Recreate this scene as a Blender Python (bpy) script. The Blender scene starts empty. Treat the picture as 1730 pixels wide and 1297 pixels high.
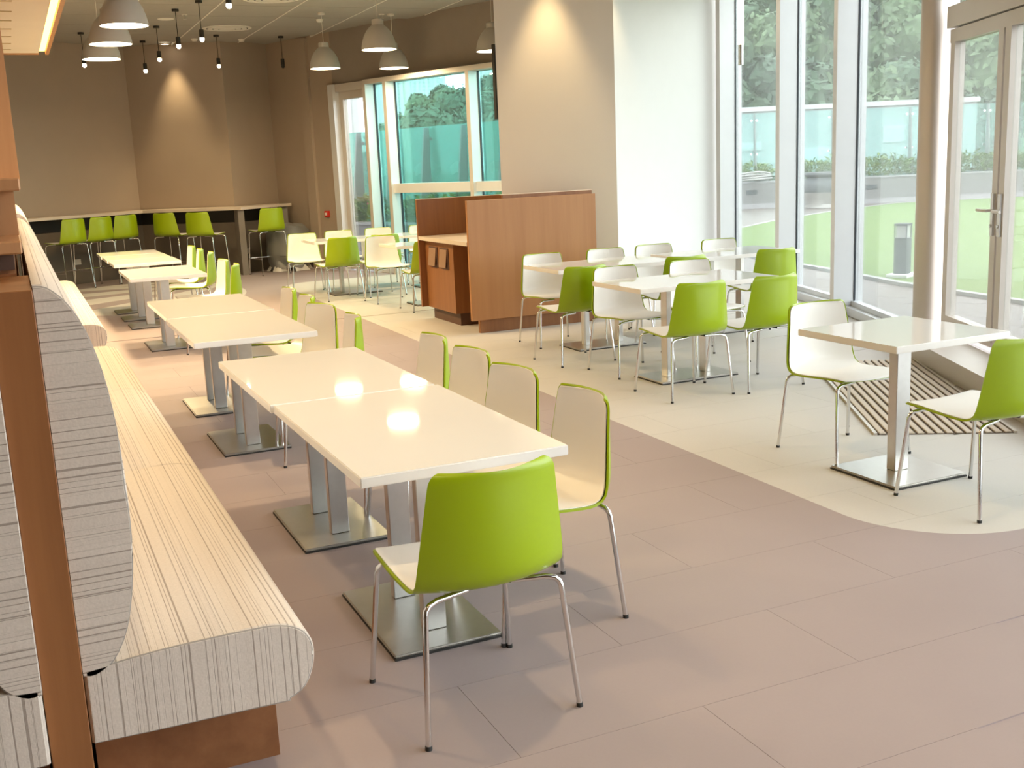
import bpy, bmesh, math, random
from mathutils import Vector, Matrix
random.seed(7)
SC = bpy.context.scene
COL = SC.collection
PI = math.pi
def rad(a): return a * PI / 180

# ------------------------------------------------------------------ camera, world, exposure
cam_d = bpy.data.cameras.new('camera')
cam_d.sensor_width = 36.0
cam_d.lens = 36.0 * 1840.0 / 1730.0
cam_d.clip_end = 4000
cam = bpy.data.objects.new('camera', cam_d)
COL.objects.link(cam)
_r = Vector((0.90928922, -0.41393266, -0.04304502))
_u = Vector((0.12095641, 0.16389578, 0.97903408))
_b = Vector((-0.39819928, -0.8954317, 0.19909647))
m4 = Matrix(((_r.x, _u.x, _b.x, 0), (_r.y, _u.y, _b.y, 0), (_r.z, _u.z, _b.z, 1.645), (0, 0, 0, 1)))
cam.matrix_world = m4
SC.camera = cam
SC.view_settings.view_transform = 'Standard'
SC.view_settings.look = 'None'
SC.view_settings.gamma = 1.0
SC.view_settings.use_curve_mapping = False
SC.view_settings.exposure = 0.12
SC.cycles.adaptive_threshold = 0.02; SC.cycles.max_bounces = 6; SC.cycles.diffuse_bounces = 4; SC.cycles.glossy_bounces = 3; SC.cycles.transmission_bounces = 4
SC.cycles.transparent_max_bounces = 10; SC.cycles.caustics_reflective = False; SC.cycles.caustics_refractive = False
SKY = 5.7            # overcast sky
LAMP = 1.0           # master for the room's lamps
WARM = (1.0, 0.745, 0.40)
world = bpy.data.worlds.new('overcast_sky')
SC.world = world
world.use_nodes = True
_n = world.node_tree.nodes
_bg = _n['Background']
_bg.inputs['Color'].default_value = (0.97, 0.985, 1.0, 1)
_bg.inputs['Strength'].default_value = SKY

# ------------------------------------------------------------------ node helpers and materials
class G:
    def __init__(s, mat):
        mat.use_nodes = True
        s.t = mat.node_tree; s.n = s.t.nodes; s.l = s.t.links
        s.p = s.n.get('Principled BSDF'); s.out = s.n.get('Material Output')
    def new(s, typ, **kw):
        nd = s.n.new(typ)
        for k, v in kw.items(): setattr(nd, k, v)
        return nd
    def put(s, sock, v):
        if isinstance(v, bpy.types.NodeSocket): s.l.new(v, sock)
        else: sock.default_value = v
    def m(s, op, a, b=0.0, c=0.0):
        nd = s.new('ShaderNodeMath', operation=op)
        s.put(nd.inputs[0], a); s.put(nd.inputs[1], b); s.put(nd.inputs[2], c)
        return nd.outputs[0]
    def mix(s, f, a, b):
        nd = s.new('ShaderNodeMix', data_type='RGBA')
        s.put(nd.inputs[0], f)
        s.put(nd.inputs[6], a if isinstance(a, bpy.types.NodeSocket) else (*a, 1))
        s.put(nd.inputs[7], b if isinstance(b, bpy.types.NodeSocket) else (*b, 1))
        return nd.outputs[2]
    def noise(s, vec, scale, detail=3, rough=.5):
        nd = s.new('ShaderNodeTexNoise')
        if vec is not None: s.l.new(vec, nd.inputs['Vector'])
        nd.inputs['Scale'].default_value = scale
        nd.inputs['Detail'].default_value = detail
        nd.inputs['Roughness'].default_value = rough
        return nd.outputs[0]
    def mapping(s, vec, scale=(1, 1, 1), rot=(0, 0, 0)):
        nd = s.new('ShaderNodeMapping')
        s.l.new(vec, nd.inputs[0]); nd.inputs['Scale'].default_value = scale; nd.inputs['Rotation'].default_value = rot
        return nd.outputs[0]
    def ramp(s, f, stops):
        nd = s.new('ShaderNodeValToRGB'); cr = nd.color_ramp
        while len(cr.elements) > 1: cr.elements.remove(cr.elements[-1])
        cr.elements[0].position = stops[0][0]; cr.elements[0].color = (*stops[0][1], 1)
        for p, c in stops[1:]:
            e = cr.elements.new(p); e.color = (*c, 1)
        s.put(nd.inputs[0], f)
        return nd.outputs[0]
    def bump(s, h, strength=.2, dist=.01):
        nd = s.new('ShaderNodeBump')
        nd.inputs['Strength'].default_value = strength; nd.inputs['Distance'].default_value = dist
        s.l.new(h, nd.inputs['Height']); s.l.new(nd.outputs[0], s.p.inputs['Normal'])
    def geo(s): return s.new('ShaderNodeNewGeometry').outputs['Position']
    def obj(s): return s.new('ShaderNodeTexCoord').outputs['Object']
    def sep(s, v):
        nd = s.new('ShaderNodeSeparateXYZ'); s.l.new(v, nd.inputs[0]); return nd.outputs

MATS = {}
def mat(name, col, rough=.5, metal=0.0, var=.06, vscale=6.0, bump=0.0, bscale=60, coat=0.0, spec=.5):
    if name in MATS: return MATS[name]
    M = bpy.data.materials.new(name); g = G(M)
    v = g.noise(g.obj(), vscale, 3)
    lo = tuple(max(0, c * (1 - var)) for c in col); hi = tuple(min(1, c * (1 + var)) for c in col)
    g.l.new(g.mix(v, lo, hi), g.p.inputs['Base Color'])
    g.p.inputs['Roughness'].default_value = rough
    g.p.inputs['Metallic'].default_value = metal
    g.p.inputs['Coat Weight'].default_value = coat
    g.p.inputs['Specular IOR Level'].default_value = spec
    if bump: g.bump(g.noise(g.obj(), bscale, 2), bump, .005)
    MATS[name] = M
    return M
def emit(name, col, strength):
    M = bpy.data.materials.new(name); g = G(M)
    g.p.inputs['Base Color'].default_value = (*col, 1)
    g.p.inputs['Emission Color'].default_value = (*col, 1)
    g.p.inputs['Emission Strength'].default_value = strength
    MATS[name] = M
    return M
def wood(name, c0, c1, axis='Z', scale=1.0, rough=.45):
    M = bpy.data.materials.new(name); g = G(M)
    st = {'X': (1.2, 22, 22), 'Y': (22, 1.2, 22), 'Z': (22, 22, 1.2)}[axis]
    v = g.mapping(g.geo(), tuple(k * scale for k in st))
    a = g.noise(v, 1.0, 4, .6)
    b = g.noise(g.mapping(g.geo(), tuple(k * scale * .35 for k in st)), 1.0, 2)
    f = g.m('ADD', g.m('MULTIPLY', a, .6), g.m('MULTIPLY', b, .5))
    g.l.new(g.ramp(f, [(.25, c0), (.8, c1)]), g.p.inputs['Base Color'])
    g.p.inputs['Roughness'].default_value = rough
    g.bump(a, .06, .003)
    MATS[name] = M
    return M
def stripes(name, axis):
    # woven upholstery: fine lines of irregular width crossing one axis, with a small rib
    M = bpy.data.materials.new(name); g = G(M)
    P = g.geo(); s = g.sep(P)
    c = s[{'X': 0, 'Z': 2}[axis]]
    comb = g.new('ShaderNodeCombineXYZ'); g.l.new(c, comb.inputs[0])
    a = g.noise(comb.outputs[0], 105, 2, .75)
    b = g.noise(comb.outputs[0], 15, 2)
    line = g.ramp(a, [(.40, (0, 0, 0)), (.46, (1, 1, 1))])
    tone = g.mix(b, (.63, .56, .50), (.80, .73, .665))
    base = g.mix(line, (.37, .315, .275), tone)
    fine = g.noise(g.mapping(P, (170, 170, 170)), 1.0, 1)
    col = g.mix(g.m('MULTIPLY', fine, .35), base, (.36, .32, .285))
    g.l.new(col, g.p.inputs['Base Color'])
    g.p.inputs['Roughness'].default_value = .9
    g.p.inputs['Specular IOR Level'].default_value = .15
    h = g.m('ADD', g.m('MULTIPLY', line, .8), g.m('MULTIPLY', fine, .3))
    g.bump(h, .35, .004)
    MATS[name] = M
    return M
def floor_mat():
    M = bpy.data.materials.new('vinyl_floor'); g = G(M)
    P = g.geo(); x, y, z = g.sep(P)
    xs = g.m('SUBTRACT', x, g.m('MULTIPLY', g.m('SUBTRACT', y, 4.0), .018))
    r = .55
    qx = g.m('MAXIMUM', g.m('SUBTRACT', g.m('ABSOLUTE', g.m('SUBTRACT', xs, 13.3)), 10.0 - r), 0)
    qy = g.m('MAXIMUM', g.m('SUBTRACT', g.m('ABSOLUTE', g.m('SUBTRACT', y, 9.8)), 6.6 - r), 0)
    d = g.m('SQRT', g.m('ADD', g.m('MULTIPLY', qx, qx), g.m('MULTIPLY', qy, qy)))
    zone = g.m('LESS_THAN', d, r)
    ex = g.m('DIVIDE', g.m('SUBTRACT', x, 1.5), 1.46); ey = g.m('DIVIDE', g.m('SUBTRACT', y, 16.3), 2.15)
    q = g.m('SQRT', g.m('ADD', g.m('MULTIPLY', ex, ex), g.m('MULTIPLY', ey, ey)))
    disc = g.m('LESS_THAN', q, 1.0)
    # leaf shaped streaks inlaid in the disc
    ang = g.m('ARCTAN2', g.m('SUBTRACT', y, 17.4), g.m('SUBTRACT', x, 3.0))
    streak = g.m('GREATER_THAN', g.m('ADD', g.m('SINE', g.m('MULTIPLY', ang, 15)), g.m('MULTIPLY', g.noise(P, 1.6, 1), 1.0)), .80)
    inner = g.m('LESS_THAN', q, .86)
    disc = g.m('MULTIPLY', disc, g.m('SUBTRACT', 1.0, g.m('MULTIPLY', streak, inner)))
    f = g.m('MINIMUM', g.m('ADD', zone, disc), 1.0)
    n = g.noise(P, 1.7, 4); n2 = g.noise(P, 90, 2)
    mauve = g.mix(n, (.365, .298, .298), (.425, .352, .350))
    cream = g.mix(n, (.595, .56, .525), (.665, .63, .595))
    c = g.mix(f, mauve, cream)
    c = g.mix(g.m('MULTIPLY', n2, .10), c, (.25, .2, .18))
    g.l.new(c, g.p.inputs['Base Color'])
    rr = g.new('ShaderNodeMapRange'); g.l.new(n, rr.inputs[0]); rr.inputs[3].default_value = .58; rr.inputs[4].default_value = .70; g.p.inputs['Specular IOR Level'].default_value = .22
    g.l.new(rr.outputs[0], g.p.inputs['Roughness'])
    g.bump(n2, .05, .002)
    return M
def glass_mat(name, tint, film=.05, refl=.55, fc=(.9, .94, .95)):  # film: diffuse share; in the glazing it paints in outdoor haze and glare
    M = bpy.data.materials.new(name); g = G(M)
    g.n.remove(g.p)
    tr = g.new('ShaderNodeBsdfTransparent'); tr.inputs[0].default_value = (*tint, 1)
    gl = g.new('ShaderNodeBsdfGlossy'); gl.inputs['Roughness'].default_value = .02
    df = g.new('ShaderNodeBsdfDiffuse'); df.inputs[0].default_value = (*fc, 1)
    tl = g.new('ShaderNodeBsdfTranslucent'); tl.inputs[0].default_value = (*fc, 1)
    fr = g.new('ShaderNodeFresnel'); fr.inputs[0].default_value = 1.45
    f = g.m('MULTIPLY', fr.outputs[0], refl)
    a = g.new('ShaderNodeMixShader'); g.put(a.inputs[0], f); g.l.new(tr.outputs[0], a.inputs[1]); g.l.new(gl.outputs[0], a.inputs[2])
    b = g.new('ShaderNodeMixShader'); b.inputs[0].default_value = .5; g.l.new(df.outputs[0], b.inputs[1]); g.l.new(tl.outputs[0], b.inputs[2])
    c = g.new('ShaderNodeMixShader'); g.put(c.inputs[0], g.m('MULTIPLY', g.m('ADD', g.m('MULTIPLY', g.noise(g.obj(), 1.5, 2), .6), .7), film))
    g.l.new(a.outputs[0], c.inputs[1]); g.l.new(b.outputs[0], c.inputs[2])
    g.l.new(c.outputs[0], g.out.inputs[0])
    MATS[name] = M
    return M

FLOOR = floor_mat()
WALL = mat('taupe_wall_covering', (.44, .355, .28), .8, var=.05, vscale=2, bump=.12, bscale=160)
COLM = mat('cream_wall_covering', (.78, .71, .61), .75, var=.03, vscale=2, bump=.08, bscale=160)
WHITEW = mat('white_wall_paint', (.78, .775, .765), .7, var=.02, bump=.05, bscale=140)
CEIL = mat('ceiling_tile', (.37, .345, .305), .9, var=.05, bump=.15, bscale=220)
TEE = mat('ceiling_tee', (.80, .77, .70), .5)
BULK = mat('taupe_bulkhead', (.33, .28, .24), .8, var=.05)
FABX = stripes('striped_seat_fabric', 'X')
FABZ = stripes('striped_back_fabric', 'Z')
WOODB = wood('red_brown_veneer', (.20, .075, .024), (.34, .145, .050), 'Z')
WOODI = wood('orange_brown_veneer', (.38, .162, .054), (.50, .24, .092), 'Z', .6)
WOODY = wood('red_brown_veneer_lengthwise', (.185, .068, .024), (.33, .14, .055), 'Y')
WOODL = wood('oak_screen_wood', (.42, .20, .085), (.60, .32, .15), 'Z')
WOODD = mat('dark_laminate', (.115, .058, .038), .55, var=.1)
TOPW = mat('white_laminate', (.89, .875, .85), .04, var=.01)
TOPE = mat('white_edge_band', (.86, .83, .79), .35, var=.01)
STEEL = mat('brushed_steel', (.62, .61, .59), .30, 1.0, var=.06, vscale=30)
CHROME = mat('chrome', (.75, .75, .75), .09, 1.0, var=.02)
GREEN = mat('lime_plastic', (.325, .455, .002), .33, var=.03, vscale=3, coat=.12)
IVORY = mat('white_plastic', (.88, .86, .82), .42, var=.01)
BLACK = mat('black_rubber', (.02, .02, .02), .6)
ALU = mat('pale_aluminium', (.73, .74, .76), .35, .25, var=.03)
ALUW = mat('warm_grey_aluminium', (.62, .57, .52), .40, .25, var=.03)
GASKET = mat('black_gasket', (.03, .035, .045), .5)
SHADE = mat('grey_enamel_shade', (.56, .54, .51), .45, var=.04)
DARKM = mat('black_metal', (.025, .023, .02), .5)
COUNT = mat('pale_counter_laminate', (.72, .62, .52), .4, var=.04)
GRANITE = mat('grey_granite', (.185, .18, .18), .7, var=.35, vscale=60)
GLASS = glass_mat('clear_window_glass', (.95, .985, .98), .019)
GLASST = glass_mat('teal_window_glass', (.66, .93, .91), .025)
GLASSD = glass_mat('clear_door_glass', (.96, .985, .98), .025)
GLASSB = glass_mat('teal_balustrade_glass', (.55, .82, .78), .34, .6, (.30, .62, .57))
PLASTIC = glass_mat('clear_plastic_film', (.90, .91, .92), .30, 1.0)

# ------------------------------------------------------------------ mesh helpers
class MB:
    def __init__(s): s.bm = bmesh.new()
    def box(s, x0, x1, y0, y1, z0, z1, bev=0, seg=2):
        vs = [s.bm.verts.new(p) for p in ((x0, y0, z0), (x1, y0, z0), (x1, y1, z0), (x0, y1, z0), (x0, y0, z1), (x1, y0, z1), (x1, y1, z1), (x0, y1, z1))]
        fs = [s.bm.faces.new([vs[i] for i in f]) for f in ((3, 2, 1, 0), (4, 5, 6, 7), (0, 1, 5, 4), (1, 2, 6, 5), (2, 3, 7, 6), (3, 0, 4, 7))]
        if bev:
            es = list({e for f in fs for e in f.edges})
            bmesh.ops.bevel(s.bm, geom=es, offset=bev, segments=seg, affect='EDGES')
        return s
    def prism(s, poly, z0, z1):
        a = [s.bm.verts.new((x, y, z0)) for x, y in poly]; b = [s.bm.verts.new((x, y, z1)) for x, y in poly]
        n = len(poly)
        s.bm.faces.new(a[::-1]); s.bm.faces.new(b)
        for i in range(n): s.bm.faces.new((a[i], a[(i + 1) % n], b[(i + 1) % n], b[i]))
        return s
    def extr(s, poly, y0, y1):      # (x,z) outline pushed along y
        a = [s.bm.verts.new((x, y0, z)) for x, z in poly]; b = [s.bm.verts.new((x, y1, z)) for x, z in poly]
        n = len(poly)
        s.bm.faces.new(a); s.bm.faces.new(b[::-1])
        for i in range(n): s.bm.faces.new((a[(i + 1) % n], a[i], b[i], b[(i + 1) % n]))
        return s
    def line(s, p0, p1, z0, z1, a, b):   # wall slab along p0->p1 reaching a..b to its left
        d = Vector((p1[0] - p0[0], p1[1] - p0[1])).normalized(); n = Vector((-d.y, d.x))
        q = [Vector(p0) + n * a, Vector(p1) + n * a, Vector(p1) + n * b, Vector(p0) + n * b]
        if b < a: q = q[::-1]
        return s.prism([(v.x, v.y) for v in q], z0, z1)
    def tube(s, pts, r, n=8, cap=True):
        pts = [Vector(p) for p in pts]; rings = []
        up = Vector((.013, .021, 1)).normalized()
        for i, p in enumerate(pts):
            t = (pts[min(i + 1, len(pts) - 1)] - pts[max(i - 1, 0)]).normalized()
            a = t.cross(up)
            if a.length < .05: a = t.cross(Vector((1, 0, 0)))
            a.normalize(); b = t.cross(a).normalized()
            rr = r[i] if isinstance(r, (list, tuple)) else r
            rings.append([s.bm.verts.new(p + a * math.cos(2 * PI * k / n) * rr + b * math.sin(2 * PI * k / n) * rr) for k in range(n)])
        for A, B in zip(rings, rings[1:]):
            for k in range(n): s.bm.faces.new((A[k], A[(k + 1) % n], B[(k + 1) % n], B[k]))
        if cap: s.bm.faces.new(rings[0][::-1]); s.bm.faces.new(rings[-1])
        return s
    def lathe(s, prof, n=24, c=(0, 0), cap0=False, cap1=False):
        rings = [[s.bm.verts.new((c[0] + r * math.cos(2 * PI * k / n), c[1] + r * math.sin(2 * PI * k / n), z)) for k in range(n)] for r, z in prof]
        for A, B in zip(rings, rings[1:]):
            for k in range(n): s.bm.faces.new((A[k], A[(k + 1) % n], B[(k + 1) % n], B[k]))
        if cap0: s.bm.faces.new(rings[0][::-1])
        if cap1: s.bm.faces.new(rings[-1])
        return s
    def quad(s, a, b, c, d): s.bm.faces.new([s.bm.verts.new(p) for p in (a, b, c, d)]); return s
    def mesh(s, name, m, smooth=None):
        bmesh.ops.recalc_face_normals(s.bm, faces=s.bm.faces)
        me = bpy.data.meshes.new(name); s.bm.to_mesh(me); s.bm.free()
        if m: me.materials.append(m)
        if smooth:
            for p in me.polygons: p.use_smooth = True
            me.set_sharp_from_angle(angle=rad(smooth))
        return me
    def build(s, name, m, parent=None, smooth=None, loc=None, rotz=0):
        return link(name, s.mesh(name, m, smooth), parent, loc, rotz)
def link(name, me, parent=None, loc=None, rotz=0):
    o = bpy.data.objects.new(name, me); COL.objects.link(o)
    if parent: o.parent = parent
    if loc is not None: o.location = loc
    o.rotation_euler = (0, 0, rotz)
    return o
def tag(o, label, cat, group=None, kind=None):
    o['label'] = label; o['category'] = cat
    if group: o['group'] = group
    if kind: o['kind'] = kind
    return o
def thing(name, label, cat, loc=(0, 0, 0), rotz=0, group=None):
    o = bpy.data.objects.new(name, None); COL.objects.link(o)
    o.empty_display_size = .1
    o.location = loc; o.rotation_euler = (0, 0, rotz)
    return tag(o, label, cat, group)
def struct(o, label=None, cat=None):
    o['kind'] = 'structure'
    if label: o['label'] = label
    if cat: o['category'] = cat
    return o
def copy_tree(o, parent=None):
    c = o.copy(); COL.objects.link(c)
    if parent: c.parent = parent
    for ch in list(o.children): copy_tree(ch, c)
    return c
def lamp(name, typ, loc, energy, col, parent=None, **kw):
    d = bpy.data.lights.new(name, typ); d.energy = energy * LAMP; d.color = col
    for k, v in kw.items(): setattr(d, k, v)
    o = bpy.data.objects.new(name, d); COL.objects.link(o); o.location = loc
    if parent: o.parent = parent
    return o

# ------------------------------------------------------------------ plan of the room
CZ = 3.8
M1, M2, M3, M4 = (8.41, 11.64), (8.10, 10.05), (7.62, 8.55), (6.95, 7.02)
D1, D2, D3, D4 = (6.86, 6.635), (6.40, 5.70), (5.90, 4.66), (5.45, 3.70)
N1, N2, N3 = (4.55, 2.10), (3.6, .45), (2.65, -1.2)
PC, PD = (7.17, 11.55), (8.28, 11.86)          # corner of the white wall, its window end
LF0, LF1 = (4.42, 19.36), (7.13, 12.2)         # far glazed wall
Wa, Wb, Wd, We = (-4.0, 16.2), (2.03, 20.1), (3.44, 18.95), (4.331, 19.594)
ROOM = [(-4, -4), (1.3, -4), N3, N2, N1, D4, D3, D2, D1, M4, M3, M2, M1, PD, PC, (6.2, 11.26), LF1, LF0, We, Wd, Wb, Wa]

# floor: slab with large vinyl tiles laid in running bond on it
fl = struct(MB().prism(ROOM, -.20, -.004).build('floor', FLOOR), 'vinyl floor of mauve and cream fields with curved border', 'floor')
def inside(p, poly):
    c = False; n = len(poly)
    for i in range(n):
        (x1, y1), (x2, y2) = poly[i], poly[(i + 1) % n]
        if (y1 > p[1]) != (y2 > p[1]) and p[0] < (x2 - x1) * (p[1] - y1) / (y2 - y1) + x1: c = not c
    return c
tile_me = MB().box(-.6093, .6093, -.2420, .2420, -.004, 0).mesh('floor_tile', FLOOR)
row = 0; y = 1.355
while y < 11.9:
    x = -1.32 + (0.61 if row % 2 else 0)
    while x < 8.4:
        if all(inside((x + a, y + b), ROOM) for a in (-.62, .62) for b in (-.25, .25)):
            if x / max(y, .1) < 1.5: link('floor_tile', tile_me, fl, (x, y, 0))
        x += 1.22
    y += .4855; row += 1
MB().prism([(-4, 11.95), (5.9, 11.95), (6.9, 12.25), LF0, We, Wd, Wb, Wa], -.004, 0).build('floor_sheet', FLOOR, fl)

# ceiling: slab, tee runners and tiles over the part in view
ce = struct(MB().prism(ROOM, CZ + .03, CZ + .2).build('ceiling', CEIL), 'grey beige tiled ceiling with pale joint lines', 'ceiling')
big_ce = MB().prism([(-4, -4), (1.3, -4), N3, N2, N1, D4, D3, D2, D1, M4, M3, M2, M1, PD, PC, (6.2, 11.26), (6.2, 9.9), (-4, 9.9)], CZ, CZ + .03).build('ceiling_panel', CEIL, ce)
ctile = MB().box(-.5025, .5025, -.5025, .5025, 0, .03).mesh('ceiling_tile', CEIL)
for i in range(-5, 8):
    for j in range(10):
        cx, cy = 2.24 + 1.02 * i, 10.41 + 1.02 * j
        if all(inside((cx + a * .4, cy + b * .4), ROOM) for a in (-1, 1) for b in (-1, 1)): link('ceiling_tile', ctile, ce, (cx, cy, CZ))
for i in range(-4, 5):
    x = 2.75 + 1.02 * (i - 1)
    ys = [yy * .1 for yy in range(99, 202) if inside((x, yy * .1), ROOM)]
    if ys: MB().box(x - .009, x + .009, ys[0], ys[-1], CZ - .004, CZ + .02).build('ceiling_runner', TEE, ce)

# walls
def wall(name, p0, p1, m, z0=0, z1=CZ + .12, th=.15, label=None):
    o = MB().line(p0, p1, z0, z1, 0, -th).build(name, m)
    return struct(o, label, 'wall' if label else None)
wall('wall_back_left', Wb, Wa, WALL, label='left facet of the taupe back wall behind the bar counter')
wall('wall_back_middle', Wd, Wb, WALL, label='middle facet of the taupe back wall with light pool')
wall('wall_back_right', We, Wd, WALL, label='narrow right facet of the taupe back wall')
wall('wall_left', Wa, (-4, -4), WALL)
wall('wall_behind_camera', (-4, -4), (1.3, -4), WALL)
wall('wall_near_corner', (1.3, -4), N3, WALL)
struct(MB().prism([(6.2, 11.26), PC, PD, (8.5, 12.05), LF1, (7.05, 12.3), (6.1, 11.5)], 0, CZ).build('wall_white', WHITEW), 'white wall between the cream column and the tall windows', 'wall')
struct(MB().prism([(5.72, 9.97), (6.24, 10.94), (5.19, 11.52), (4.67, 10.55)], 0, CZ).build('wall_column', COLM), 'broad cream column rising behind the wooden station', 'column')

# ---- far glazed wall: parameter s runs from the corner towards the camera side
dL = (Vector(LF1) - Vector(LF0)).normalized(); nL = Vector((dL.y, -dL.x))   # nL points into the room
if nL.dot(Vector((0, 0)) - Vector(LF0)) < 0: nL = -nL
lenL = (Vector(LF1) - Vector(LF0)).length
def L(s, o=0): v = Vector(LF0) + dL * s + nL * o; return (v.x, v.y)
def lbox(s0, s1, o0, o1, z0, z1): 
    b = MB(); q = [L(s0, o0), L(s1, o0), L(s1, o1), L(s0, o1)]
    b.prism(q, z0, z1); return b
wl = struct(lbox(-.45, 1.60, -.15, 0, 0, CZ + .12).build('wall_far_right', WALL), 'taupe wall between the bar corner and the far glass door', 'wall')
lbox(.74, .98, 0, .05, 0, CZ).build('pilaster', WALL, wl)
struct(lbox(1.60, lenL, -.15, .0, 3.0, CZ + .12).build('wall_far_bulkhead', BULK), 'dark taupe bulkhead above the far windows', 'wall')
d1 = struct(lbox(1.58, 1.72, -.12, .10, 0, 3.0).build('door_1', ALU), 'narrow glazed door in the far window wall', 'door')
lbox(1.72, 2.60, -.12, .05, 2.88, 3.0).build('door_head', ALUW, d1)
lbox(1.72, 1.82, -.10, -.02, .02, 2.88).build('stile', ALUW, d1); lbox(2.50, 2.60, -.10, -.02, .02, 2.88).build('stile', ALUW, d1)
lbox(1.82, 2.50, -.10, -.02, 2.76, 2.88).build('rail', ALUW, d1); lbox(1.82, 2.50, -.10, -.02, .02, .16).build('rail', ALUW, d1)
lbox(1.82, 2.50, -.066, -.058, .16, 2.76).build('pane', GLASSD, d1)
w1 = struct(lbox(2.60, lenL, -.12, .16, 2.93, 3.0).build('window_1', ALUW), 'far window wall of teal glass with pale mullions', 'window')
for s in (2.63, 3.13, 4.98, 6.75):
    mu = lbox(s - .035, s + .035, .0, .17, 0, 2.93).build('mullion', ALU, w1)
    lbox(s - .035, s + .035, .17, .175, 0, 2.93).build('mullion_face', ALUW, mu)
    lbox(s + .036, s + .043, -.03, .005, 0, 2.93).build('gasket', GASKET, mu)
for a, b in ((2.665, 3.095), (3.165, 4.945), (5.015, 6.715), (6.785, lenL)):
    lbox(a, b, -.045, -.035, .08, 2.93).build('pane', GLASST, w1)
    lbox(a, b, -.08, .06, 0, .08).build('sill', ALU, w1)
    if b - a > .6 or a > 6: lbox(a, b, -.02, .12, 1.26, 1.40).build('rail', ALU, w1)

# ---- near glazed wall along the terrace
def seg(p0, p1, o0, o1, z0, z1, t0=0.0, t1=None):
    d = (Vector(p1) - Vector(p0)); ln = d.length; d.normalize(); n = Vector((-d.y, d.x))
    t1 = ln if t1 is None else t1
    q = [Vector(p0) + d * t0 + n * o0, Vector(p0) + d * t1 + n * o0, Vector(p0) + d * t1 + n * o1, Vector(p0) + d * t0 + n * o1]
    return MB().prism([(v.x, v.y) for v in q], z0, z1)
w2 = struct(seg(M2, M1, -.08, .10, 0, .08).build('window_2', ALU), 'tall terrace window beside the white wall', 'window')
w3 = struct(seg(M3, M2, -.08, .10, 0, .08).build('window_3', ALU), 'tall terrace window between two white mullions', 'window')
w4 = struct(seg(M4, M3, -.08, .10, 0, .08).build('window_4', ALU), 'wide terrace window left of the glass doors', 'window')
for w, a, b in ((w2, M2, M1), (w3, M3, M2), (w4, M4, M3)):
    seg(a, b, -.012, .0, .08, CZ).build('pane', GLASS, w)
    seg(a, b, -.03, .03, .08, .13).build('bead', ALU, w)
    seg(a, b, -.08, .10, CZ - .08, CZ).build('head', ALU, w)
for w, a, b in ((w2, M2, M1), (w3, M3, M2), (w4, M4, M3)):
    # mullion standing at the far end b of this bay
    ln = (Vector(b) - Vector(a)).length
    mu = seg(a, b, -.08, .21, 0, CZ, ln - .0, ln + .115).build('mullion', ALU, w)
    seg(a, b, .21, .214, 0, CZ, ln, ln + .115).build('mullion_face', ALUW, mu)
    seg(a, b, -.004, .012, .08, CZ, ln - .008, ln - .0005).build('gasket', GASKET, mu)
# rounded aluminium cover at the junction of windows and doors
cc = Vector((6.975, 6.90))
cov = MB(); pr = []
for k in range(24):
    a = 2 * PI * k / 24; ex = .55
    pr.append((cc.x + .13 * math.copysign(abs(math.cos(a)) ** ex, math.cos(a)), cc.y + .115 * math.copysign(abs(math.sin(a)) ** ex, math.sin(a))))
struct(cov.prism(pr, 0, CZ).build('trim_1', ALUW, smooth=40), 'rounded aluminium post between windows and glass doors', 'post')
HZ = 2.52
lint = struct(seg(D4, D1, -.12, .06, HZ, HZ + .16).build('trim_2', ALUW), 'beige lintel beam above the glass doors', 'lintel')
def door_leaf(name, a, b, hside, label):
    d = struct(seg(a, b, -.05, .03, HZ - .11, HZ - .01).build(name, ALUW), label, 'door')
    ln = (Vector(b) - Vector(a)).length
    seg(a, b, -.05, .03, .17, HZ - .11, .015, .105).build('stile', ALUW, d)
    seg(a, b, -.05, .03, .17, HZ - .11, ln - .105, ln - .015).build('stile', ALUW, d)
    seg(a, b, -.05, .03, .17, .28, .105, ln - .105).build('rail', ALUW, d)
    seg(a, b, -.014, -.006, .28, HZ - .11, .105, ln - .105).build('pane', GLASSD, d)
    t = .06 if hside else ln - .06; sg = 1 if hside else -1
    seg(a, b, .03, .045, .98, 1.28, t - .022, t + .022).build('handle_plate', ALU, d)
    dd = (Vector(b) - Vector(a)).normalized(); nn = Vector((-dd.y, dd.x)); p = Vector(a) + dd * t
    h = [(p + nn * .04), (p + nn * .09), (p + nn * .10 + dd * sg * .03), (p + nn * .095 + dd * sg * .14)]
    MB().tube([(v.x, v.y, 1.16) for v in h], .011, 8).build('lever_handle', mat('white_coated_handle', (.80, .78, .75), .4), d, 40)
    q = p + nn * .055
    MB().tube([(p.x, p.y, 1.05), (q.x, q.y, 1.05)], .012, 8).build('lock_cylinder', STEEL, d, 40)
    return d
door_leaf('door_2', D2, D1, True, 'glass door leaf next to the rounded post, lever on its right')
door_leaf('door_3', D3, D2, False, 'glass door leaf at the right edge of the picture')
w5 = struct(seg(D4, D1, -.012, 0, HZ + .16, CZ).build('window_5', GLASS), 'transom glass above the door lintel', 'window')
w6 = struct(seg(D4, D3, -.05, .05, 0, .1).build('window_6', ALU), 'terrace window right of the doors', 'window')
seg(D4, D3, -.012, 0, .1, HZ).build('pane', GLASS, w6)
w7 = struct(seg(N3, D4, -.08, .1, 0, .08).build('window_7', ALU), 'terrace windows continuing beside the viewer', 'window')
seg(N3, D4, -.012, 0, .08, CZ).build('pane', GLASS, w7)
_ln = (Vector(D4) - Vector(N3)).length
for k in range(5): seg(N3, D4, -.08, .2, 0, CZ, k * _ln / 4 - .05, k * _ln / 4 + .05).build('mullion', ALU, w7)
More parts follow.
